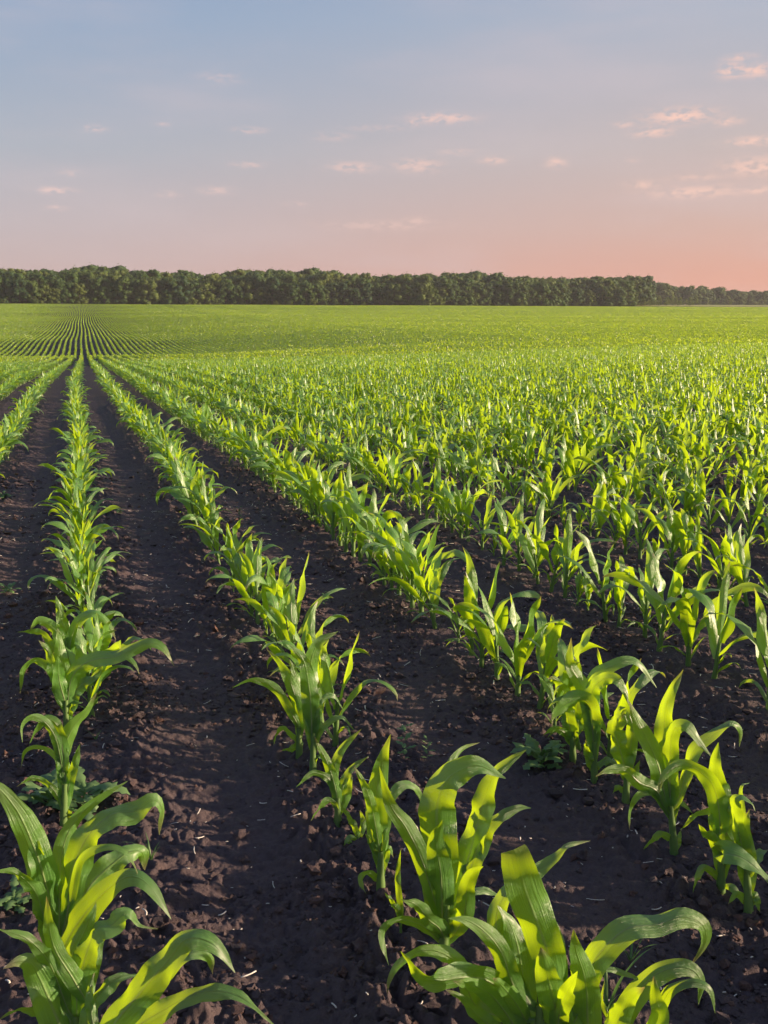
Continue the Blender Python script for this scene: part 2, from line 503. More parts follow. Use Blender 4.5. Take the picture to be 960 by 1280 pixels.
# each leaf: (points in the photograph, apparent width in px, roll, forward lean to tip (m, minus = to camera), options)
HEROES = [
 # ---- near left clump
 dict(base=(72, 1305), label='big corn plant in the lower left corner with a broad pale leaf reaching out left', leaves=[
   ([(66, 1150), (58, 1110), (44, 1064), (22, 1015), (-6, 982), (-34, 975)], 38, .5, -.05),
   ([(74, 1150), (76, 1078), (88, 1036), (115, 1005), (160, 976)], 22, -.5, .06),
   ([(84, 1140), (92, 1085), (112, 1042), (140, 1018), (168, 1014), (192, 1000), (203, 1012), (199, 1044)], 34, .7, .05),
   ([(88, 1150), (112, 1108), (138, 1082), (160, 1066), (178, 1066), (181, 1088)], 38, .2, .10),
   ([(90, 1120), (100, 1076), (124, 1060), (152, 1062), (168, 1082), (174, 1100)], 11, .8, -.03),
   ([(70, 1215), (90, 1165), (128, 1118), (160, 1096), (186, 1106), (214, 1149)], 32, .6, -.05),
   ([(62, 1170), (54, 1142), (42, 1112), (20, 1092), (-8, 1088)], 20, .9, -.08),
   ([(64, 1180), (60, 1130), (52, 1090), (46, 1064), (52, 1060)], 30, -.3, -.02, 'blunt')]),
 dict(base=(95, 1375), label='corn plant at lower left edge with a wide blue green leaf folded over left', leaves=[
   ([(92, 1330), (72, 1275), (52, 1228), (38, 1204), (22, 1202), (4, 1211)], 48, .1, -.05),
   ([(96, 1330), (86, 1260), (84, 1215), (102, 1172), (116, 1142), (120, 1128)], 36, .4, .02),
   ([(84, 1260), (62, 1205), (34, 1174), (-6, 1160)], 18, .9, -.06),
   ([(100, 1290), (108, 1240), (120, 1195), (132, 1160)], 26, -.4, .06),
   ([(98, 1230), (118, 1166), (140, 1156), (158, 1142), (176, 1156), (198, 1161)], 26, 1.0, .03),
   ([(110, 1260), (92, 1225), (66, 1180), (58, 1120)], 26, .5, -.03),
   ([(90, 1320), (60, 1280), (30, 1262), (-5, 1276)], 12, .9, -.02)]),
 dict(base=(132, 1405), label='corn plant at lower left bottom edge, thick leaf arching over bare soil rightward', leaves=[
   ([(126, 1340), (140, 1285), (176, 1240), (208, 1203), (232, 1174), (260, 1176), (278, 1192), (294, 1216)], 44, .5, .0),
   ([(134, 1350), (152, 1300), (200, 1265), (252, 1240), (300, 1246), (346, 1284)], 24, .8, -.04),
   ([(120, 1330), (108, 1285), (120, 1248), (150, 1222), (188, 1218)], 22, .8, .08),
   ([(130, 1340), (160, 1262), (200, 1222), (240, 1192), (262, 1196), (266, 1218)], 24, 1.0, .10),
   ([(126, 1330), (112, 1250), (118, 1215)], 18, .2, .05)]),
 # ---- near row B
 dict(base=(476, 1108), label='slim upright corn plant just left of the largest one in the middle foreground', leaves=[
   ([(476, 1085), (472, 1040), (470, 1000), (476, 960), (488, 918)], 30, .1, .0),
   ([(474, 1060), (466, 1015), (457, 985), (442, 957)], 14, .5, -.04),
   ([(478, 1060), (484, 1005), (498, 984), (513, 981), (524, 990), (530, 1012)], 15, .6, .06),
   ([(475, 1104), (463, 1092), (453, 1096), (452, 1106), (458, 1118)], 9, .9, -.03),
   ([(478, 1085), (486, 1060), (492, 1072)], 9, .8, .02),
   ([(474, 1080), (462, 1050), (456, 1042)], 10, .6, .0)]),
 dict(base=(553, 1196), label='largest upright corn plant of the middle foreground, with broad glowing leaves', leaves=[
   ([(548, 1140), (528, 1078), (508, 1036), (488, 1006), (474, 958)], 25, .4, -.05),
   ([(556, 1120), (550, 1060), (546, 1015), (556, 978), (577, 962), (600, 957), (632, 973)], 50, .1, .02),
   ([(564, 1140), (580, 1092), (591, 1052), (604, 1003), (620, 965), (658, 937)], 34, .3, .05),
   ([(556, 1060), (552, 1000), (562, 958), (578, 936), (600, 928)], 16, -.4, .12),
   ([(572, 1130), (590, 1080), (606, 1042), (626, 1020), (648, 1010), (664, 1010)], 24, .6, .04),
   ([(553, 1160), (551, 1095), (545, 1052), (553, 1025)], 36, -.1, -.05),
   ([(566, 1170), (580, 1145), (584, 1108), (592, 1090), (604, 1083)], 26, .2, -.08),
   ([(560, 1185), (550, 1162), (536, 1150), (520, 1131), (501, 1124)], 20, .8, -.08),
   ([(552, 1180), (528, 1157), (501, 1150), (482, 1160), (478, 1178), (486, 1207)], 13, .8, -.05),
   ([(556, 1170), (576, 1130), (600, 1112), (632, 1124)], 12, 1., .06),
   ([(548, 1165), (534, 1110), (526, 1078)], 18, .1, .03)]),
 dict(base=(501, 1152), small=True, label='tiny corn seedling with a thin dry tip left of the largest plant', leaves=[
   ([(501, 1148), (500, 1130), (497, 1098), (501, 1062)], 9, .3, .0),
   ([(500, 1146), (492, 1130), (481, 1116)], 9, .6, -.02)]),
 dict(base=(672, 1345), label='big corn plant at the bottom edge with a broad upright blunt topped blade', leaves=[
   ([(694, 1240), (684, 1190), (670, 1150), (656, 1112), (645, 1070), (642, 1062)], 50, .05, -.05, 'blunt'),
   ([(660, 1250), (622, 1168), (630, 1120), (664, 1094), (692, 1074), (710, 1056), (738, 1051)], 22, .7, .12),
   ([(656, 1280), (652, 1210), (640, 1160), (622, 1132)], 44, -.3, .02),
   ([(700, 1300), (694, 1258), (684, 1220), (676, 1184)], 44, .2, -.10),
   ([(728, 1300), (734, 1258), (730, 1220), (720, 1188), (717, 1162)], 40, -.2, -.06),
   ([(694, 1300), (700, 1262), (710, 1238), (722, 1214)], 26, .5, -.12),
   ([(716, 1280), (736, 1215), (756, 1184), (786, 1160), (820, 1156), (853, 1146), (878, 1155), (882, 1178), (864, 1207)], 34, .6, .04),
   ([(726, 1260), (744, 1218), (762, 1211), (786, 1219), (813, 1229)], 10, .8, .02),
   ([(660, 1270), (640, 1228), (626, 1190), (605, 1164), (582, 1150), (560, 1148)], 27, .6, -.06),
   ([(600, 1262), (576, 1210), (550, 1190), (526, 1189), (501, 1204), (487, 1224), (484, 1244)], 20, .7, -.04),
   ([(632, 1240), (608, 1226), (582, 1222), (548, 1226), (524, 1219), (501, 1189)], 28, 1.0, -.10),
   ([(656, 1300), (618, 1248), (590, 1232), (566, 1226)], 26, .8, -.12),
   ([(640, 1300), (600, 1272), (582, 1252), (556, 1236)], 18, .8, -.05),
   ([(660, 1280), (646, 1256), (630, 1235), (616, 1222)], 24, .3, -.10),
   ([(690, 1270), (700, 1200), (696, 1165), (686, 1138)], 20, .3, .04)]),
 dict(base=(792, 1350), label='corn plant at the bottom edge with two curled leaves arching to the right', leaves=[
   ([(786, 1320), (778, 1275), (802, 1235), (830, 1213), (860, 1210), (876, 1226), (873, 1256)], 30, .5, .0),
   ([(800, 1320), (824, 1274), (820, 1248), (817, 1220)], 26, .1, -.03),
   ([(806, 1310), (830, 1250), (846, 1233), (870, 1228), (888, 1238), (894, 1267)], 15, .8, -.02),
   ([(782, 1320), (770, 1290), (786, 1250), (806, 1234)], 34, -.2, -.06),
   ([(788, 1310), (760, 1270), (752, 1250), (756, 1225)], 8, .5, .05)]),
 # ---- row C, right
 dict(base=(843, 1066), label='tall corn plant with a straight pointed top leaf on the right, two leaves spread wide', leaves=[
   ([(840, 1020), (834, 961), (830, 916), (835, 874), (854, 837)], 28, .3, .0),
   ([(834, 1010), (824, 961), (812, 931), (797, 901), (786, 876)], 26, -.2, -.03),
   ([(838, 990), (838, 940), (842, 912), (858, 907), (875, 928), (890, 947)], 20, .5, -.05),
   ([(848, 1000), (858, 965), (868, 936), (888, 921), (912, 904), (926, 912), (924, 934)], 17, .6, .06),
   ([(832, 1010), (820, 988), (800, 979), (782, 964), (760, 963), (744, 971)], 17, .8, -.04),
   ([(836, 1020), (818, 991), (798, 994), (788, 1013), (787, 1038)], 10, .6, -.02),
   ([(841, 1060), (838, 1049), (824, 1044), (804, 1062)], 8, .9, -.01),
   ([(845, 1064), (848, 1050), (851, 1038)], 8, .4, .02),
   ([(842, 1020), (850, 1003), (866, 1017)], 7, .8, .02)]),
 dict(base=(901, 1117), label='corn plant with a wide ragged whorl and one leaf arched to the left, right side', leaves=[
   ([(902, 1090), (903, 1046), (900, 1007), (896, 976), (894, 949), (898, 928)], 34, .2, .0),
   ([(900, 1060), (899, 1015), (890, 980), (869, 961), (848, 958), (828, 974), (823, 992)], 22, .6, -.04),
   ([(904, 1075), (892, 1052), (881, 1040), (873, 1030)], 14, .7, -.05),
   ([(900, 1040), (894, 1016), (872, 1018), (850, 1038)], 9, .8, .02),
   ([(901, 1100), (882, 1086), (872, 1096), (866, 1116)], 9, .8, -.02),
   ([(902, 1108), (916, 1110), (930, 1134)], 9, .8, -.03),
   ([(903, 1080), (912, 1062), (908, 1040)], 14, .3, -.03)]),
 dict(base=(936, 1144), label='short corn plant with a curled top at the lower right edge', leaves=[
   ([(936, 1110), (933, 1070), (930, 1037), (937, 1012)], 26, .1, .0),
   ([(932, 1080), (918, 1010), (925, 997), (940, 1004), (944, 1014)], 18, .8, -.02),
   ([(930, 1080), (904, 1068), (926, 1072), (950, 1090), (968, 1112)], 22, .9, -.06),
   ([(936, 1090), (948, 1068), (960, 1062)], 14, .6, .04),
   ([(934, 1070), (926, 990), (937, 978)], 9, .5, .06),
   ([(936, 1135), (944, 1120), (950, 1140)], 12, .6, .0),
   ([(934, 1130), (922, 1118), (910, 1130)], 9, .8, .0)]),
 dict(base=(743, 975), label='corn plant with one long leaf hooked to the right, above the lobed weed', leaves=[
   ([(742, 950), (740, 901), (730, 862), (713, 831), (714, 797)], 22, .3, .0),
   ([(743, 930), (738, 870), (742, 845), (762, 833), (788, 825), (804, 835), (821, 860)], 16, .7, .02),
   ([(744, 920), (740, 868), (752, 850), (768, 848), (780, 862), (786, 882)], 20, .3, -.05),
   ([(741, 915), (738, 884), (726, 874), (708, 880), (692, 895), (690, 909)], 20, .9, -.04),
   ([(742, 965), (734, 940), (732, 925)], 12, .3, -.02),
   ([(744, 960), (760, 950), (778, 958)], 8, .8, .02)]),
 dict(base=(716, 953), label='corn plant directly left of the hooked leaf one, yellow leaves leaning left', leaves=[
   ([(716, 930), (712, 890), (702, 860), (690, 842)], 20, .2, .0),
   ([(717, 920), (722, 880), (720, 840), (712, 812)], 20, .3, .03),
   ([(716, 920), (728, 890), (745, 872), (768, 866)], 16, .8, .04),
   ([(715, 930), (704, 915), (690, 912), (678, 920)], 10, .8, -.03),
   ([(716, 930), (706, 880), (694, 850), (684, 848)], 18, .6, -.03)]),
 dict(base=(782, 1002), label='twisted corn plant with crumpled top leaves, left of the tall one', leaves=[
   ([(783, 970), (776, 940), (768, 910), (772, 888), (782, 884)], 20, .9, .0),
   ([(784, 965), (788, 935), (790, 905), (782, 890), (776, 900)], 18, .2, .02),
   ([(782, 990), (772, 985), (766, 992)], 8, .8, .0),
   ([(784, 980), (796, 960), (800, 950)], 10, .6, .0)]),
 # ---- row A
 dict(base=(80, 1036), label='corn plant in the left row standing in a leafy green weed', leaves=[
   ([(81, 1010), (82, 980), (77, 944), (72, 926)], 20, .2, .0),
   ([(80, 980), (79, 941), (91, 910), (108, 889), (121, 866)], 20, -.3, .03),
   ([(80, 970), (77, 927), (70, 905), (58, 900), (46, 912), (37, 930)], 14, .6, -.02),
   ([(79, 970), (70, 925), (55, 902), (38, 897), (28, 908), (28, 928)], 11, .8, -.05),
   ([(80, 980), (72, 949), (52, 935), (32, 939), (26, 960)], 7, .8, .02),
   ([(80, 1015), (74, 999), (62, 982), (40, 973), (20, 984)], 9, .8, -.02),
   ([(84, 990), (92, 960), (100, 930)], 13, .2, .0),
   ([(81, 1030), (88, 1014), (98, 1012)], 9, .8, .0)]),
 dict(base=(83, 915), label='corn plant in the left row with a very long leaf stretched rightward', leaves=[
   ([(84, 890), (88, 852), (101, 833), (120, 824), (144, 821), (168, 810), (187, 803), (204, 810), (218, 833)], 20, .5, .0),
   ([(82, 890), (76, 870), (70, 850), (60, 815), (48, 800)], 17, .3, -.03),
   ([(83, 880), (80, 848), (76, 819), (72, 784)], 20, .1, .02),
   ([(80, 870), (62, 836), (44, 826), (30, 838), (25, 867)], 10, .8, -.03),
   ([(84, 895), (96, 862), (118, 845), (131, 828)], 15, .7, .04),
   ([(82, 880), (74, 850), (72, 820)], 20, -.3, -.05),
   ([(83, 900), (92, 880), (104, 878)], 9, .8, .0)]),
 dict(base=(82, 868), label='corn plant in the left row with a thin leaf hooked down to the right', leaves=[
   ([(84, 830), (90, 795), (100, 775), (116, 766), (134, 777), (145, 800)], 13, .6, .0),
   ([(82, 830), (76, 800), (66, 785), (48, 776), (36, 790)], 15, .7, -.02),
   ([(82, 835), (82, 800), (76, 770), (70, 745)], 18, .2, .0),
   ([(82, 840), (92, 800), (94, 770)], 16, .3, .04),
   ([(82, 850), (100, 820), (122, 790)], 10, .8, .04),
   ([(82, 845), (60, 800), (44, 790), (22, 790)], 12, .8, -.02)]),
 # ---- row B, middle
 dict(base=(374, 943), label='corn plant with a blade leaning left, in the row ending at bottom centre', leaves=[
   ([(374, 920), (374, 895), (366, 862), (352, 832), (333, 811)], 17, .3, .0),
   ([(375, 910), (376, 880), (371, 850), (362, 824)], 17, .1, .02),
   ([(373, 910), (368, 898), (344, 862), (316, 850), (290, 860)], 11, .8, -.03),
   ([(373, 935), (368, 924), (354, 911), (346, 918), (342, 932)], 7, .8, -.01),
   ([(374, 930), (366, 936), (352, 938)], 8, .9, .0)]),
 dict(base=(391, 961), label='corn plant with a broad notched leaf held up to the right, middle row', leaves=[
   ([(390, 930), (389, 890), (386, 858), (379, 825), (361, 805)], 24, .1, -.02),
   ([(392, 920), (389, 878), (388, 833), (398, 804), (423, 789)], 24, -.3, .04),
   ([(392, 920), (396, 880), (399, 850)], 16, .2, .02),
   ([(392, 945), (396, 922), (410, 903), (428, 897), (443, 913)], 8, .7, .02),
   ([(392, 900), (402, 874), (417, 870), (430, 888)], 7, .8, .04),
   ([(391, 955), (398, 945), (412, 948)], 7, .8, .0)]),
 dict(base=(422, 1028), label='small loose corn plant with a reddish torn centre, between two taller ones', leaves=[
   ([(422, 1015), (420, 990), (410, 956), (393, 921)], 15, .3, -.02),
   ([(420, 1000), (417, 966), (427, 937), (452, 911)], 13, .4, .02),
   ([(424, 1010), (428, 985), (438, 962), (461, 945)], 11, .6, .04),
   ([(420, 1000), (412, 975), (391, 967), (370, 984)], 9, .8, -.03),
   ([(423, 1022), (418, 1006), (406, 1003), (388, 1027)], 8, .8, -.02),
   ([(424, 1015), (434, 990), (440, 968)], 14, .2, .0)]),
 dict(base=(447, 1056), label='stunted corn seedling with a leaf hanging to the soil, next to the slim plant', small=True, leaves=[
   ([(447, 1052), (444, 1036), (426, 1005)], 9, .4, .0),
   ([(447, 1050), (438, 1048), (434, 1060), (435, 1082)], 9, .7, -.03),
   ([(447, 1052), (454, 1030), (450, 1012)], 9, .3, .02)]),
]

def hero_width_scale(F):
    return F / F_PX

hero_xy = []
hero_objs = []
for hi, H in enumerate(HEROES):
    bx, by = H['base']
    g = ground_pt(bx, by)
    g = ground_pt(bx, by, float(ground(g[0], g[1])))
    gz = float(ground(g[0], g[1]))
    base = np.array([g[0], g[1], gz])
    F0 = float(base @ FWD)
    root = bpy.data.objects.new('corn_plant', None); COL.objects.link(root); root.location = base
    tag(root, H['label'], 'corn plant', 'young corn plants in rows')
    hero_xy.append((base[0], base[1])); hero_objs.append(root)
    small = H.get('small')
    mbs = MB()
    # stalk: a tapered tube from the soil to where the leaves leave it
    tops = [at_forward(l[0][0][0], l[0][0][1], F0) - base for l in H['leaves']]
    hs = max(.04, min(.20, float(np.mean([t[2] for t in tops])) + .03)) if not small else .03
    topv = np.mean(tops, axis=0); k = (topv / max(topv[2], .02)) if topv[2] > .02 else np.array([0, 0, 1.])
    k[:2] = np.clip(k[:2], -.35, .35)
    V, q, a = gen_stalk(hs, .0105 if not small else .003, 8, 8)
    V = V.copy(); V[:, 0] += k[0] * np.clip(V[:, 2], 0, 1); V[:, 1] += k[1] * np.clip(V[:, 2], 0, 1)
    mbs.add(V, q, a)
    link('stalk', mbs.mesh('stalk', MAT_STALK), root)
    rr = np.random.default_rng(900 + hi)
    for lf in H['leaves']:
        pts, wpx, roll, lean = lf[:4]; blunt = len(lf) > 4
        n = len(pts)
        C = []
        zt = hs
        attach = np.array([k[0] * 0, 0, 0])
        for i, (px, py) in enumerate(pts):
            t = i / (n - 1)
            C.append(at_forward(px, py, F0 + lean * t) - base)
        C = np.array(C)
        # run the blade's sheath down into the stalk
        a0 = C[0]
        zz = max(.01, min(hs * .92, a0[2] - .02))
        st = np.array([k[0] * zz, k[1] * zz, zz])
        if np.linalg.norm(a0 - st) > .012: C = np.vstack([st, C])
        C = catmull(C, 40)
        C[:, 2] = np.maximum(C[:, 2], .004)
        T = unit(np.gradient(C, axis=0))
        view = unit(C + base - np.array([0, 0, EYE]))
        S0 = unit(np.cross(T, view)); N0 = np.cross(S0, T)
        s = np.linspace(0, 1, 40)
        rl = roll * (.3 + .7 * s) * (1 if rr.uniform() < .5 else 1) + rr.normal(0, .12)
        side = S0 * np.cos(rl)[:, None] + N0 * np.sin(rl)[:, None]
        # keep the side vectors continuous
        for i in range(1, 40):
            if side[i] @ side[i - 1] < 0: side[i] = -side[i]
        W = wpx * F0 / F_PX * 1.04 / max(.62, math.cos(abs(roll) * .8))
        wp = [.30, .62, .95, 1, .97, .85, .66, .40, 0.02] if not blunt else [.3, .6, .9, 1, 1, 1, .98, .9, .62]
        b = MB()
        b.add(*blade(C, side, W, 6, rr.uniform(.18, .42) * (1.3 - s), W * rr.uniform(.10, .22), rr.uniform(0, 6.28), rr.uniform(1.6, 3.6),
                     float(np.clip(rr.normal(.48, .28), 0, 1)), wp))
        link('leaf', b.mesh('leaf', MAT_LEAF), root)

# ------------------------------------------------------------------ the rows of generic plants
HX = np.array(hero_xy)
cand = []
r2 = np.random.default_rng(77)
for k in range(-40, 80):
    y = -4.0 + r2.uniform(0, .2)
    while y < 64:
        x = row_x(k) + r2.normal(0, .012) + .02 * math.sin(y * .7 + k) + float(rowbend(y))
        y += float(np.clip(r2.normal(.134, .035), .07, .30))
        if r2.uniform() < .05: y += .16
        rr_ = math.hypot(x, y)
        a = math.degrees(math.atan2(x, y))
        lo, hi = (-13, 47) if rr_ > 9 else (-75, 105)
        if rr_ > 30 and not (-9 < a < 42): continue
        u0, s0, h0 = r2.uniform(), r2.uniform(), r2.uniform(0, 6.28)
        if not (lo < a < hi) or rr_ < 1.0: continue
        cand.append((x, y, k, u0, s0, h0))
C_ = np.array(cand)
X, Y, K = C_[:, 0], C_[:, 1], C_[:, 2].astype(int)
Zg = ground(X, Y)
P3 = np.stack([X, Y, Zg + .22], -1)
px, py, D = project(P3)
# plants whose place is taken by a traced plant, or which would stand in front of the camera
dh = np.sqrt(((X[:, None] - HX[None, :, 0]) ** 2 + (Y[:, None] - HX[None, :, 1]) ** 2)).min(1)
R = np.hypot(X, Y)
pb = project(np.stack([X, Y, Zg], -1))
heroD = 2.75
keep = (dh > .085)
infr = (D > 0) & (px > -30) & (px < 990) & (py < 1330)
# nearest stretch of the rows A, B, C is fully traced
keep &= ~((K == 0) & (D < 3.05) & (D > 0)) & ~((K == 1) & (D < 2.85) & (D > 0)) & ~((K == 2) & (D < 2.74) & (D > 0))
keep &= ~(infr & (D < 2.0))
X, Y, K, Zg, D, px, py, R, infr = (a[keep] for a in (X, Y, K, Zg, D, px, py, R, infr)); C_ = C_[keep]
var = (C_[:, 3] * NVAR).astype(int) % NVAR
scl = (.76 + .28 * C_[:, 4] + .09 * (K >= 1) + .05 * (K == 2) - .05 * ((K == 3) | (K == 4))) * (1 + .07 * perlin(X / 1.1, Y / 1.6, 41))
scl[(C_[:, 4] < .07)] *= .62
scl[(K <= 1) & (D < 5.5)] *= .86
rot = C_[:, 5]
frm = infr & (px > 0) & (px < 960)
order = np.argsort(np.where(frm, D, 1e9))
n_ind = 300 - len(HEROES)
ind = order[:n_ind]
near_parts = set(ind[:120].tolist())
ROWNAME = {-3: 'leftmost visible row', -2: 'second row left of the corner row', -1: 'first row left of the corner row', 0: 'left row ending at lower left corner',
           1: 'row ending at bottom centre', 2: 'row ending at lower right corner'}
ORD = ['nearest', 'second', 'third', 'fourth', 'fifth', 'sixth', 'seventh', 'eighth', 'ninth', 'tenth', 'eleventh', 'twelfth']
def row_phrase(k):
    if k in ROWNAME: return ROWNAME[k]
    return '%s row right of the lower right corner row' % ({3: 'first', 4: 'second', 5: 'third', 6: 'fourth', 7: 'fifth', 8: 'sixth', 9: 'seventh', 10: 'eighth', 11: 'ninth', 12: 'tenth'}.get(k, 'far'))
cnt = {}
joined = {}
JOIN_ME = []
for i in range(NVAR):
    b = plant_arrays(i, 10, 2, 6, 5); JOIN_ME.append(b)
    me = b.mesh('corn_plant', MAT_LEAF); joined[i] = me
for n_, i in enumerate(ind):
    k = int(K[i]); c = cnt.get(k, 0); cnt[k] = c + 1
    v = int(var[i])
    if c < 12:
        lab = '%s corn plant of the %s%s' % (ORD[c], row_phrase(k), ', clear of the traced front' if False else '')
        if k in (0, 1, 2): lab = '%s ordinary corn plant beyond the big front ones, %s' % (ORD[c], row_phrase(k))
    else:
        lab = 'corn plant among the dense ones beyond the first dozen, %s' % row_phrase(k)
    loc = (float(X[i]), float(Y[i]), float(Zg[i]))
    lean = (float(rng.normal(0, .07)), float(rng.normal(0, .07)), float(rot[i]))
    if i in near_parts:
        o = bpy.data.objects.new('corn_plant', None); COL.objects.link(o)
        ms, ml = LEAF_ME[v]
        link('stalk', ms, o)
        for m_ in ml: link('leaf', m_, o)
    else:
        o = link('corn_plant', joined[v])
    o.location = loc; o.rotation_euler = lean; o.scale = (float(scl[i]),) * 3
    words_ = lab.split()
    tag(o, ' '.join(words_[:16]), 'corn plant', 'young corn plants in rows')

# everything farther off, and the plants outside the frame, as one mass
rest = np.ones(len(X), bool); rest[ind] = False
def bake(mb_out, sel, lod):
    for v in range(NVAR):
        s_ = np.where(sel & (var == v))[0]
        if not len(s_): continue
        b = plant_arrays(v, *lod)
        V, q, t, a = b.arrays()
        if lod[1] == 1:      # widen slightly: single quads
            pass
        c, s = np.cos(rot[s_]), np.sin(rot[s_]); sc = scl[s_]
        Vx = (V[None, :, 0] * c[:, None] - V[None, :, 1] * s[:, None]) * sc[:, None] + X[s_][:, None]
        Vy = (V[None, :, 0] * s[:, None] + V[None, :, 1] * c[:, None]) * sc[:, None] + Y[s_][:, None]
        Vz = V[None, :, 2] * sc[:, None] + Zg[s_][:, None]
        n = len(V)
        Q = q[None] + (np.arange(len(s_)) * n)[:, None, None]
        A = np.repeat(a[None], len(s_), 0).copy(); A[..., 2] = np.clip(A[..., 2] + rng.normal(0, .12, len(s_))[:, None], 0, 1)
        mb_out.add(np.stack([Vx, Vy, Vz], -1), Q, None, A)

# ---- distant rows: continuous leafy hedgerow strips, one per row, to the wood's edge
def bend(y):
    return rowbend(y) + sstep(100, 180, y) * 0.35 * perlin(y / 110.0, 0.5 + 0 * y, 61)

def far_rows(mb):
    rr = np.random.default_rng(5)
    ys = [42.0]
    while ys[-1] < 684: ys.append(ys[-1] * 1.0062)
    ys = np.array(ys)
    gx = 1.1
    for k in range(-170, 900):
        x0 = row_x(k)
        if x0 > 0: lo = x0 / math.tan(math.radians(42))
        else: lo = -x0 / math.tan(math.radians(9))
        yy = ys[ys > max(lo, 62)]
        if len(yy) < 3: continue
        yy = yy + rr.uniform(-.3, .3, len(yy)) * np.gradient(yy)
        n = len(yy)
        xc = x0 + rr.normal(0, .02, n)
        xc = xc + bend(yy)
        g = height(xc, yy)
        low = .45 if k > 30 and k % 40 in (27, 30) else 1.0
        hh = low * .25 * (1 + .10 * rr.standard_normal(n)); w = .14 * (1 + .22 * rr.standard_normal(n).clip(-2, 2))
        prof = ((-1.0, .10), (-.62, .72), (0, 1.0), (.62, .72), (1.0, .10))
        V = np.stack([np.stack([xc + w * a, yy, g + hh * b * (1 + .12 * rr.standard_normal(n))], -1) for a, b in prof], 1)
        at = np.zeros((n, 5, 3)); at[..., 2] = np.clip(.5 + .22 * rr.standard_normal((n, 5)), 0, 1); at[..., 1] = .5
        mb.add(V, grid_quads(n, 5), None, at)
        # upright leaf blades along the strip, wider-spaced with distance
        y0 = yy[0]; pos = []
        segl = np.diff(yy); nb = np.maximum(1, np.minimum(segl / .15, 4).round().astype(int))
        yb = np.repeat(yy[:-1], nb) + rr.uniform(0, 1, nb.sum()) * np.repeat(segl, nb)
        m = len(yb); step = np.repeat(segl / nb, nb)
        xb = x0 + bend(yb) + rr.normal(0, .045, m)
        gb = height(xb, yb); th = rr.uniform(0, math.pi, m); wb = np.clip(step * .28, .05, .22) * rr.uniform(.6, 1.3, m)
        hb = low * .33 * rr.uniform(.75, 1.15, m); lx, ly = rr.normal(0, .055, m), rr.normal(0, .10, m)
        cx, cy = np.cos(th) * wb, np.sin(th) * wb
        B = np.stack([np.stack([xb - cx, yb - cy, gb + .12], -1), np.stack([xb + cx, yb + cy, gb + .12], -1),
                      np.stack([xb + cx * .45 + lx, yb + cy * .45 + ly, gb + hb], -1), np.stack([xb - cx * .45 + lx, yb - cy * .45 + ly, gb + hb * .93], -1)], 1)
        ab = np.zeros((m, 4, 3)); ab[..., 1] = .5; ab[..., 2] = rr.uniform(.3, .85, (m, 1))
        mb.add(B, np.arange(m * 4).reshape(m, 4), None, ab)

mid = MB()
bake(mid, rest & (R < 20), (8, 2, 5, 3))
bake(mid, rest & (R >= 20), (5, 2, 3, 2, True))
n_mid = sum(len(q) for q in mid.q)
far_rows(mid)                      # the distant rows belong to the same mass, with the coarser leaf material
me = mid.mesh('corn_field', MAT_LEAF)
me.materials.append(MAT_FAR)
idx = np.zeros(len(me.polygons), np.int32); idx[n_mid:] = 1
me.polygons.foreach_set('material_index', idx)
me.polygons.foreach_set('use_smooth', idx == 0)
me.update()
o = link('corn_field', me)
tag(o, kind='stuff')

# ------------------------------------------------------------------ weeds
def weed_mesh(kind, seed):
    r = np.random.default_rng(seed)
    b = MB(); n = {'rosette': 14, 'sprig': 12, 'sprout': 5}[kind]
    for i in range(n):
        az = i * 2.4 + r.normal(0, .2)
        if kind == 'rosette': L, w, e, dr, zb = r.uniform(.07, .13), r.uniform(.022, .036), r.uniform(.2, 1.2), r.uniform(.4, 1.4), .005 + .05 * i / n
        elif kind == 'sprig': L, w, e, dr, zb = r.uniform(.02, .035), r.uniform(.008, .012), r.uniform(.2, .9), .5, .01 + .09 * i / n
        else: L, w, e, dr, zb = r.uniform(.05, .11), r.uniform(.004, .006), r.uniform(1.0, 1.45), r.uniform(.2, 1.2), .0
        s = np.linspace(0, 1, 15); phi = e - dr * s ** 1.5
        d = np.stack([np.cos(phi) * math.cos(az), np.cos(phi) * math.sin(az), np.sin(phi)], -1)
        C = np.zeros((15, 3)); C[1:] = np.cumsum(d[1:] * L / 14, 0); C[:, 2] += zb
        C[:, 2] = np.maximum(C[:, 2], .004 + .002 * (i % 3))
        side = np.tile([-math.sin(az), math.cos(az), 0], (15, 1))
        lob = 1 + (.38 * np.sin(np.arange(15) * 2.2) if kind == 'rosette' else 0)
        wp = np.clip((.12 + 1.1 * np.sin(np.pi * s ** 1.3) ** .8) * lob, .05, 2) if kind != 'sprout' else (1 - s ** 2)
        b.add(*blade(C, side, w, 4, .3 * np.ones(15), w * .12, r.uniform(0, 6), 2.5, float(r.uniform(.2, .9)), list(wp)))
    return b.mesh('weed', MAT_WEED)
WM = {(k_, s_): weed_mesh(k_, s_ + 31) for k_ in ('rosette', 'sprig', 'sprout') for s_ in range(2)}
def weed(px, py, kind, v, sc, label, cat='weed'):
    g = ground_pt(px, py); g = ground_pt(px, py, float(ground(g[0], g[1])))
    o = link('weed' if kind != 'sprout' else 'grass_sprout', WM[(kind, v)], None, (g[0], g[1], float(ground(g[0], g[1])) + .002))
    o.rotation_euler = (0, 0, px * .37); o.scale = (sc * (.8 if kind == 'rosette' else 1),) * 3
    tag(o, label, cat, 'weeds between the corn')
weed(62, 1012, 'rosette', 0, 1.25, 'bushy grey green weed with lobed leaves left of the corn stalk at the left row')
weed(108, 1010, 'rosette', 1, 1.3, 'lobed leaf weed on the right of the corn stalk at the left row')
weed(18, 1128, 'rosette', 1, .7, 'pale little rosette weed at the left edge under the big corn leaf')
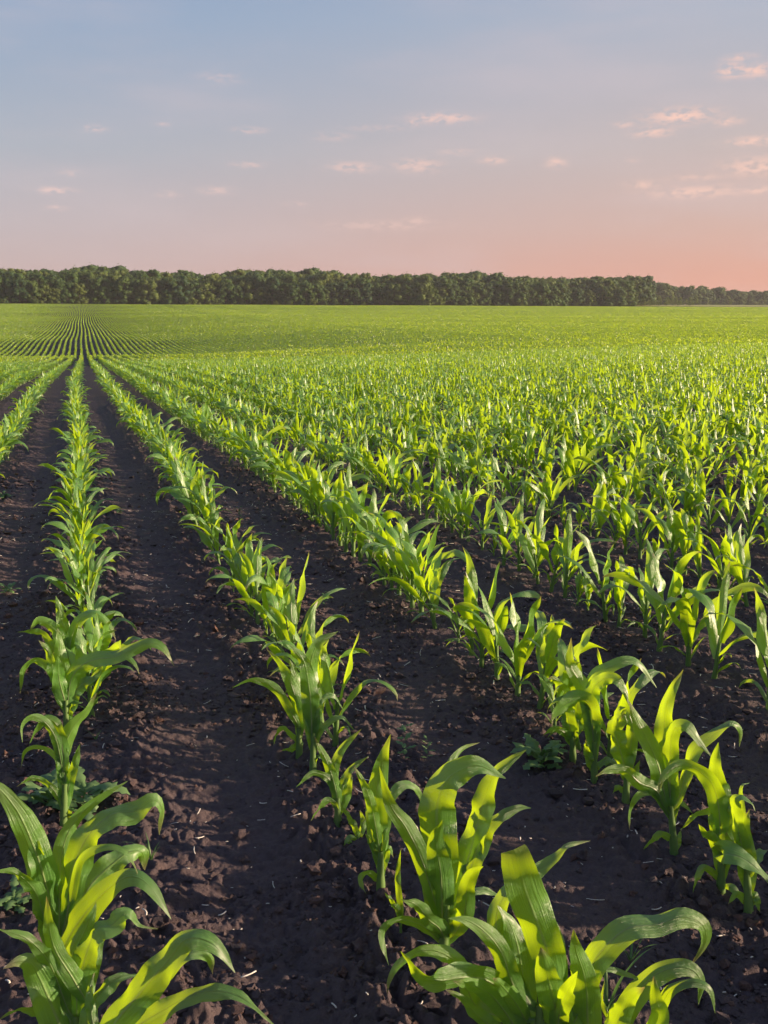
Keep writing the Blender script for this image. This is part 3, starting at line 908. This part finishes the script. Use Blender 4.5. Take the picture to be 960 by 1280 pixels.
weed(677, 957, 'rosette', 0, 1.15, 'low weed with feathery lobed leaves between the middle and right corn rows')
weed(506, 952, 'sprig', 0, 1.15, 'thin upright sprig of small leaves on bare soil behind the largest corn plant')
weed(534, 950, 'sprig', 1, .7, 'tiny flat weed right beside the thin upright sprig')
weed(189, 1078, 'sprout', 0, .9, 'tuft of thin grass right of the lower left corn plants', 'grass')
weed(788, 1205, 'sprout', 1, 1.1, 'loose tuft of thin grass under the arching leaf at lower right', 'grass')
weed(758, 1262, 'sprout', 0, 1.5, 'taller tuft of grass blades at the bottom edge between two corn plants', 'grass')
weed(300, 652, 'sprig', 1, 1.0, 'small weed on the soil left of the middle row, far up the furrow')
weed(149, 642, 'rosette', 1, .55, 'small round weed in the furrow right of the left row')
weed(10, 742, 'rosette', 0, .7, 'small weed patch at the left edge halfway up')
weed(355, 752, 'rosette', 1, .8, 'leafy weed right of the middle row, halfway up')
weed(405, 757, 'sprig', 0, .7, 'tiny seedling weed alone on the soil between the middle rows')
weed(5, 622, 'rosette', 1, .8, 'weed at the left edge beside the distant furrow')
weed(120, 925, 'sprout', 1, .5, 'single short grass sprout among clods right of the left row', 'grass')

# ------------------------------------------------------------------ trees
def tree_meshes(seed, h, rad, low=.12, nclump=34, leafn=40, lsize=.55, cone=0.0):
    r = np.random.default_rng(seed)
    b = MB()
    base = low * h
    # clumps spread through an uneven crown volume
    cs = []
    for i in range(nclump):
        t = r.uniform(0, 1)
        zc = base + (h - base) * (t ** .85) * .85 + .03 * h
        prof = math.sqrt(max(.05, 1 - ((t - .36) / .70) ** 2)) * (1 - cone * t)
        a = r.uniform(0, 6.28); rr_ = rad * prof * math.sqrt(r.uniform(.1, .9))
        cs.append((rr_ * math.cos(a), rr_ * math.sin(a), zc, rad * r.uniform(.28, .42), r.uniform(0, 1)))
    v0, f0 = ico(1)
    for (cx, cy, cz, cr, cv) in cs:
        n = leafn
        d = unit(r.standard_normal((n, 3))); pos = np.array([cx, cy, cz]) + d * cr * r.uniform(.55, 1.08, (n, 1)) * np.array([1, 1, .8])
        nrm = unit(d + .6 * r.standard_normal((n, 3)))
        t1 = unit(np.cross(nrm, r.standard_normal((n, 3)))); t2 = np.cross(nrm, t1)
        sz = lsize * r.uniform(.6, 1.4, (n, 1))
        V = np.stack([pos + t1 * sz, pos + t2 * sz * .7, pos - t1 * sz, pos - t2 * sz * .7], 1)
        at = np.zeros((n, 4, 3)); at[..., 1] = .5; at[..., 2] = np.clip(cv * .6 + r.uniform(0, .4, (n, 1)), 0, 1)
        b.add(V, (np.arange(n * 4).reshape(n, 4)), None, at)
        core = v0 * (cr * .72 * (1 + .15 * r.standard_normal((len(v0), 1)))) * np.array([1, 1, .8]) + np.array([cx, cy, cz])
        ac = np.zeros((len(v0), 3)); ac[:, 1] = .5; ac[:, 2] = cv * .5
        b.add(core, None, f0, ac)
    tr = MB()
    def limb(p0, p1, r0, r1):
        p0, p1 = np.array(p0, float), np.array(p1, float); ax = unit((p1 - p0)[None])[0]
        s_ = unit(np.cross(ax, [.3, .9, .1])[None])[0]; t_ = np.cross(ax, s_)
        a = np.arange(6) * math.pi / 3; V = []
        for f in np.linspace(0, 1, 4):
            c = p0 + (p1 - p0) * f + s_ * .15 * math.sin(f * 3.1) * r0; rad_ = r0 + (r1 - r0) * f
            V += [c + rad_ * (math.cos(q) * s_ + math.sin(q) * t_) for q in a]
        tr.add(V, [(i * 6 + j, i * 6 + (j + 1) % 6, i * 6 + 6 + (j + 1) % 6, i * 6 + 6 + j) for i in range(3) for j in range(6)])
    limb((0, 0, -.6), (0, 0, h * .72), h * .016, h * .006)
    for c in cs[:9]:
        zz = min(h * .68, c[2] * .72); limb((0, 0, zz), (c[0], c[1], c[2]), h * .007, h * .002)
    return b, tr

TREES = []
for i, (h, rad) in enumerate(((19, 5.4), (17, 6.0), (20.5, 5.0), (18, 6.6), (16, 4.6), (21, 6.2), (17.5, 5.6), (19.5, 5.8))):
    b, t = tree_meshes(100 + i, h, rad * 1.3, low=.0, nclump=46, leafn=48, lsize=.5)
    TREES.append((b, t, b.mesh('crown', MAT_TREE), t.mesh('trunk', MAT_BARK)))
BUSHES = []
for i, (h, rad) in enumerate(((5.5, 3.2), (4.2, 2.8), (7.0, 2.8))):
    b, t = tree_meshes(200 + i, h, rad, low=.0, nclump=16, leafn=34, lsize=.35)
    BUSHES.append((b, t, b.mesh('crown', MAT_TREE), t.mesh('trunk', MAT_BARK)))
YOUNG = []
for i, (h, rad) in enumerate(((8.5, 2.4), (7.5, 2.1), (9.5, 2.6))):
    b, t = tree_meshes(300 + i, h, rad, low=.05, nclump=16, leafn=30, lsize=.35, cone=.45)
    YOUNG.append((b, t, b.mesh('crown', MAT_YTREE), t.mesh('trunk', MAT_BARK)))

def put_tree(kit, x, y, sc, rz, name, label, cat, group, sz=1.0):
    o = bpy.data.objects.new(name, None); COL.objects.link(o)
    o.location = (x, y, float(height(x, y)) - .1); o.rotation_euler = (0, 0, rz); o.scale = (sc, sc, sc * sz)
    link('crown', kit[2], o); link('trunk', kit[3], o)
    tag(o, label, cat, group)
rt = np.random.default_rng(17)
def edge_y(x): return 692 + 5 * math.sin(x * .021) + 3 * math.sin(x * .07 + 1)
nt_ = 0
for row, dy, sp in ((0, 0, 7.2), (1, 9, 9.0), (2, 22, 11.0)):
    x = -118.0
    xe = 398 + row * 6
    while x < xe:
        y = edge_y(x) + dy + rt.uniform(-2.5, 2.5)
        k = TREES[rt.integers(0, len(TREES))]
        sc = rt.uniform(.72, 1.04) if row == 0 else rt.uniform(.88, 1.16)
        hf = 1.0 + .12 * (x < 120)
        lab = ['broadleaf tree in the front edge of the long wood behind the field', 'broadleaf tree standing just behind the front edge of the long wood', 'tree whose top shows over the front trees of the long wood'][row]
        put_tree(k, x, y, sc, rt.uniform(0, 6.28), 'tree', lab, 'tree', 'trees of the long wood')
        x += sp * rt.uniform(.8, 1.35); nt_ += 1
# bushes at the foot of the wood
x = -110.0
while x < 395:
    if rt.uniform() < .8:
        put_tree(BUSHES[rt.integers(0, 3)], x, edge_y(x) - rt.uniform(3.5, 6.5), rt.uniform(.6, 1.15), rt.uniform(0, 6.28), 'bush',
             'low bush at the foot of the long wood beside the field edge', 'bush', 'bushes along the field edge')
    x += rt.uniform(9, 26)
# second, farther wood on the right
x = 560.0
while x < 800:
    put_tree(TREES[rt.integers(0, len(TREES))], x, 985 + rt.uniform(-6, 6) + (x - 560) * .12, rt.uniform(1.0, 1.3) * (1.12 - .45 * (x - 560) / 240), rt.uniform(0, 6.28), 'tree',
             'tree in the front edge of the farther wood at the right', 'tree', 'trees of the farther wood')
    x += rt.uniform(6, 10)
x = 545.0
while x < 800:
    put_tree(BUSHES[rt.integers(0, 3)], x, 968 + rt.uniform(-4, 4) + (x - 560) * .12, rt.uniform(1.1, 1.7), rt.uniform(0, 6.28), 'bush',
             'bush at the foot of the farther wood at the right', 'bush', 'bushes at the farther wood')
    x += rt.uniform(7, 11)
# young plantation between the two woods
for i in range(46):
    xx = 425 + rt.uniform(0, 95); yy = 745 + rt.uniform(0, 60) + (xx - 425) * .25
    put_tree(YOUNG[rt.integers(0, 3)], xx, yy, rt.uniform(.7, 1.05), rt.uniform(0, 6.28), 'young_tree',
             'slender pale young tree in the plantation between the two woods', 'young tree', 'young trees between the woods')

# the closed mass of the wood behind its edge trees
def forest_mass():
    mb = MB(); r = np.random.default_rng(3)
    pts = []
    for yy in np.arange(728, 850, 13):
        for xx in np.arange(-150 - (yy - 700) * .1, 415 + (yy - 700) * .62, 9.0):
            pts.append((xx + r.uniform(-4, 4), yy + r.uniform(-4, 4), r.uniform(1.10, 1.24) * (1 + .07 * math.sin(xx * .043 + 1) + .05 * math.sin(xx * .11))))
    for yy in np.arange(1000, 1050, 14):
        for xx in np.arange(540, 900, 11):
            pts.append((xx + r.uniform(-4, 4), yy + r.uniform(-4, 4) + (xx - 560) * .12, r.uniform(1.05, 1.35) * (1.08 - .5 * (xx - 560) / 300)))
    pts = np.array(pts); hz = height(pts[:, 0], pts[:, 1])
    vv = r.integers(0, len(TREES), len(pts))
    for v in range(len(TREES)):
        s_ = np.where(vv == v)[0]
        V, q, t, a = TREES[v][0].arrays()
        m = V[:, 2] > 2.0            # the lower crown is buried in its neighbours
        q = q[m[q].all(1)]; t = t[m[t].all(1)]
        q = q[r.uniform(size=len(q)) < .55]
        used = np.unique(np.concatenate([q.ravel(), t.ravel()])); mp = np.zeros(len(V), int); mp[used] = np.arange(len(used))
        V = V[used]; a = a[used]; q = mp[q]; t = mp[t]
        for i in s_:
            th = r.uniform(0, 6.28); c, s = math.cos(th), math.sin(th); sc = pts[i, 2]
            W_ = np.stack([(V[:, 0] * c - V[:, 1] * s) * sc + pts[i, 0], (V[:, 0] * s + V[:, 1] * c) * sc + pts[i, 1], V[:, 2] * sc + hz[i]], -1)
            a2 = a.copy(); a2[:, 0] = r.uniform()
            mb.add(W_, q, t, a2)
    for xx in np.arange(-150, 405, 4.5):          # undergrowth that closes the wood's foot
        V, q, t, a = BUSHES[r.integers(0, 3)][0].arrays(); yb = 704 + r.uniform(-3, 3) + 5 * math.sin(xx * .021)
        sc = r.uniform(.7, 1.2); xb = xx + r.uniform(-1, 1)
        a2 = a.copy(); a2[:, 0] = r.uniform()
        mb.add(V * sc + np.array([xb, yb, float(height(xb, yb)) - .4]), q, t, a2)
    o = link('forest', mb.mesh('forest', MAT_TREE)); tag(o, kind='stuff')
forest_mass()

# ------------------------------------------------------------------ verge and the pale field
def sheet(name, xs, ys_fn, lift, mat):
    mb = MB(); nx = 120; ny = 12
    Xs = np.linspace(xs[0], xs[1], nx)
    V = []
    for i, xx in enumerate(Xs):
        y0, y1 = ys_fn(xx)
        for j in range(ny):
            yy = y0 + (y1 - y0) * j / (ny - 1); V.append((xx, yy, float(height(xx, yy)) + lift))
    mb.add(V, grid_quads(nx, ny)); o = link(name, mb.mesh(name, mat)); tag(o, kind='structure')
sheet('grass_verge', (-200, 420), lambda x: (684.5, edge_y(x) + 6), .10, MAT_VERGE)
sheet('pale_field', (420, 1000), lambda x: (690, 975 + (x - 560) * .1), .45, MAT_PALE)

# ------------------------------------------------------------------ light
SUN_EL = math.radians(10.5)
SUN_AZ = PSI + math.radians(92)        # clockwise from +Y: off to the right
sun_dir = Vector((math.sin(SUN_AZ) * math.cos(SUN_EL), math.cos(SUN_AZ) * math.cos(SUN_EL), math.sin(SUN_EL)))
sl = bpy.data.lights.new('sun', 'SUN'); sl.energy = 5.0; sl.angle = math.radians(.6); sl.color = (1.0, .745, .52)
so = bpy.data.objects.new('sun', sl); COL.objects.link(so)
so.rotation_euler = sun_dir.to_track_quat('Z', 'Y').to_euler(); so.location = (40, 0, 30)

w = bpy.data.worlds.new('World'); S.world = w; w.use_nodes = True
w.cycles.sampling_method = 'MANUAL'; w.cycles.sample_map_resolution = 256
nt = w.node_tree; nt.nodes.clear()
out = nt.nodes.new('ShaderNodeOutputWorld'); bg = nt.nodes.new('ShaderNodeBackground'); bg.inputs['Strength'].default_value = .1
nt.links.new(bg.outputs[0], out.inputs[0])
sky = nt.nodes.new('ShaderNodeTexSky'); sky.sky_type = 'NISHITA'; sky.sun_disc = False
sky.sun_elevation = SUN_EL; sky.sun_rotation = SUN_AZ; sky.air_density = 1.2; sky.dust_density = 2.5; sky.ozone_density = 1.5
tc = nt.nodes.new('ShaderNodeTexCoord')
sp = nt.nodes.new('ShaderNodeSeparateXYZ'); nt.links.new(tc.outputs['Generated'], sp.inputs[0])
dx, dy, dz = sp.outputs
el = M(nt, 'ARCSINE', dz); az = M(nt, 'ARCTAN2', dx, dy)
def ramp(fac, stops):
    n = nt.nodes.new('ShaderNodeValToRGB'); cr = n.color_ramp
    while len(cr.elements) > 1: cr.elements.remove(cr.elements[-1])
    for i, (p_, c_) in enumerate(stops):
        e = cr.elements[0] if i == 0 else cr.elements.new(p_)
        e.position = p_; e.color = (*c_, 1)
    nt.links.new(fac, n.inputs[0]); return n.outputs[0]
def lin(r, g, b):
    f = lambda c: ((c / 255 + .055) / 1.055) ** 2.4 if c > 10 else c / 255 / 12.92
    return (f(r), f(g), f(b))
elf = M(nt, 'DIVIDE', el, math.radians(40), clamp=True)
far_side = ramp(elf, [(0, lin(200, 172, 172)), (.05, lin(203, 178, 178)), (.12, lin(196, 182, 188)), (.22, lin(176, 180, 193)), (.38, lin(147, 169, 198)), (.5, lin(129, 155, 194)), (1, lin(104, 130, 178))])
sun_side = ramp(elf, [(0, lin(233, 158, 134)), (.05, lin(229, 163, 145)), (.12, lin(216, 175, 165)), (.22, lin(203, 184, 182)), (.38, lin(178, 183, 198)), (.5, lin(156, 173, 201)), (1, lin(120, 142, 182))])
azf = MR(nt, az, PSI - math.radians(26), PSI + math.radians(26))
grad = MIX(nt, azf, far_side, sun_side)
# soft horizontal bands and small clouds, laid out by direction in the sky
cmb = nt.nodes.new('ShaderNodeCombineXYZ'); nt.links.new(az, cmb.inputs[0]); nt.links.new(M(nt, 'MULTIPLY', el, 4.5), cmb.inputs[1])
band = NOISE(nt, 3.2, 4, cmb.outputs[0], .5)
grad = MIX(nt, MR(nt, band, .42, .72, 0, .32), grad, lin(214, 196, 200))
cmb2 = nt.nodes.new('ShaderNodeCombineXYZ'); nt.links.new(az, cmb2.inputs[0]); nt.links.new(M(nt, 'MULTIPLY', el, 2.2), cmb2.inputs[1])
cn = NOISE(nt, 95, 5, cmb2.outputs[0], .56)
CL = [(275,97,24,7,.3),(118,161,11,4,.6),(205,155,8,2.5,.5),(312,163,17,4,.55),(552,148,32,6,.9),(518,153,8,5,.7),(440,209,23,6,.8),(522,207,24,8,.8),
      (570,190,20,4,.35),(618,200,15,5,.7),(695,203,11,6,.8),(310,206,17,3.5,.6),(68,238,19,4,.8),(88,216,10,4,.45),(70,260,10,3,.6),(210,243,12,4,.45),
      (270,238,17,5,.55),(850,145,33,9,1.1),(815,165,20,6,.9),(780,156,12,4,.55),(915,88,13,8,1.1),(945,88,19,7,1.0),(925,72,15,4,.7),(910,152,14,5,.8),
      (942,176,24,5,.9),(945,208,30,10,.9),(870,240,48,7,.8),(805,231,18,5,.7),(415,171,22,5,.35),(470,160,34,4,.25),(790,200,8,3,.35),
      (480,282,64,6,.4),(520,276,16,5,.5),(945,238,16,5,.7),(870,222,30,4,.45),(370,255,12,3,.35)]
acc = None
for (cx, cy, rx, ry, st) in CL:
    d = unit(ray(cx, cy)[None])[0]
    ca, ce = math.atan2(d[0], d[1]), math.asin(d[2])
    u_ = M(nt, 'MULTIPLY', M(nt, 'SUBTRACT', az, ca), F_PX / (rx * .9)); v_ = M(nt, 'MULTIPLY', M(nt, 'SUBTRACT', el, ce), F_PX / (ry * .78))
    q_ = M(nt, 'ADD', M(nt, 'MULTIPLY', u_, u_), M(nt, 'MULTIPLY', v_, v_))
    g_ = M(nt, 'MULTIPLY', M(nt, 'EXPONENT', M(nt, 'MULTIPLY', q_, -.8)), st)
    acc = g_ if acc is None else M(nt, 'MAXIMUM', acc, g_)
dens = M(nt, 'MULTIPLY', acc, MR(nt, cn, .36, .60), clamp=True)
ccol = MIX(nt, azf, lin(244, 208, 202), lin(252, 206, 190))
grad = MIX(nt, M(nt, 'MULTIPLY', dens, 1.0), grad, ccol)
n10 = nt.nodes.new('ShaderNodeVectorMath'); n10.operation = 'SCALE'; n10.inputs['Scale'].default_value = 4.72
nt.links.new(grad, n10.inputs[0])
fin = MIX(nt, .9, sky.outputs[0], n10.outputs[0])
nt.links.new(fin, bg.inputs['Color'])

# ------------------------------------------------------------------ evening haze over the land
def haze_box(dens):
    m = bpy.data.materials.new('haze'); m.use_nodes = True; n = m.node_tree; n.nodes.clear()
    o_ = n.nodes.new('ShaderNodeOutputMaterial'); v = n.nodes.new('ShaderNodeVolumePrincipled')
    v.inputs['Color'].default_value = (.93, .93, .95, 1); v.inputs['Density'].default_value = dens; v.inputs['Anisotropy'].default_value = .2
    n.links.new(v.outputs[0], o_.inputs['Volume'])
    x0, x1, y0, y1, z0, z1 = -6700, 6700, -6700, 6700, -6.0, 56.0
    V = [(x, y, z) for z in (z0, z1) for (x, y) in ((x0, y0), (x1, y0), (x1, y1), (x0, y1))]
    b = MB(); b.add(V, [(3, 2, 1, 0), (4, 5, 6, 7), (0, 1, 5, 4), (1, 2, 6, 5), (2, 3, 7, 6), (3, 0, 4, 7)])
    o = link('haze', b.mesh('haze', m, smooth=False)); tag(o, kind='stuff')
HAZE = 0.0001
if HAZE: haze_box(HAZE)

# ------------------------------------------------------------------ render settings
S.view_settings.view_transform = 'Standard'; S.view_settings.look = 'None'
S.view_settings.exposure = 1.1; S.view_settings.gamma = 1.0
S.cycles.max_bounces = 4; S.cycles.transparent_max_bounces = 4; S.cycles.diffuse_bounces = 3; S.cycles.glossy_bounces = 1; S.cycles.transmission_bounces = 2; S.cycles.use_adaptive_sampling = True; S.cycles.adaptive_threshold = .03
S.cycles.use_denoising = True
S.cycles.caustics_reflective = False; S.cycles.caustics_refractive = False
print('PLANTS', len(X), 'individual', len(ind) + len(HEROES), 'maxD', float(D[ind].max()), 'trees', nt_)
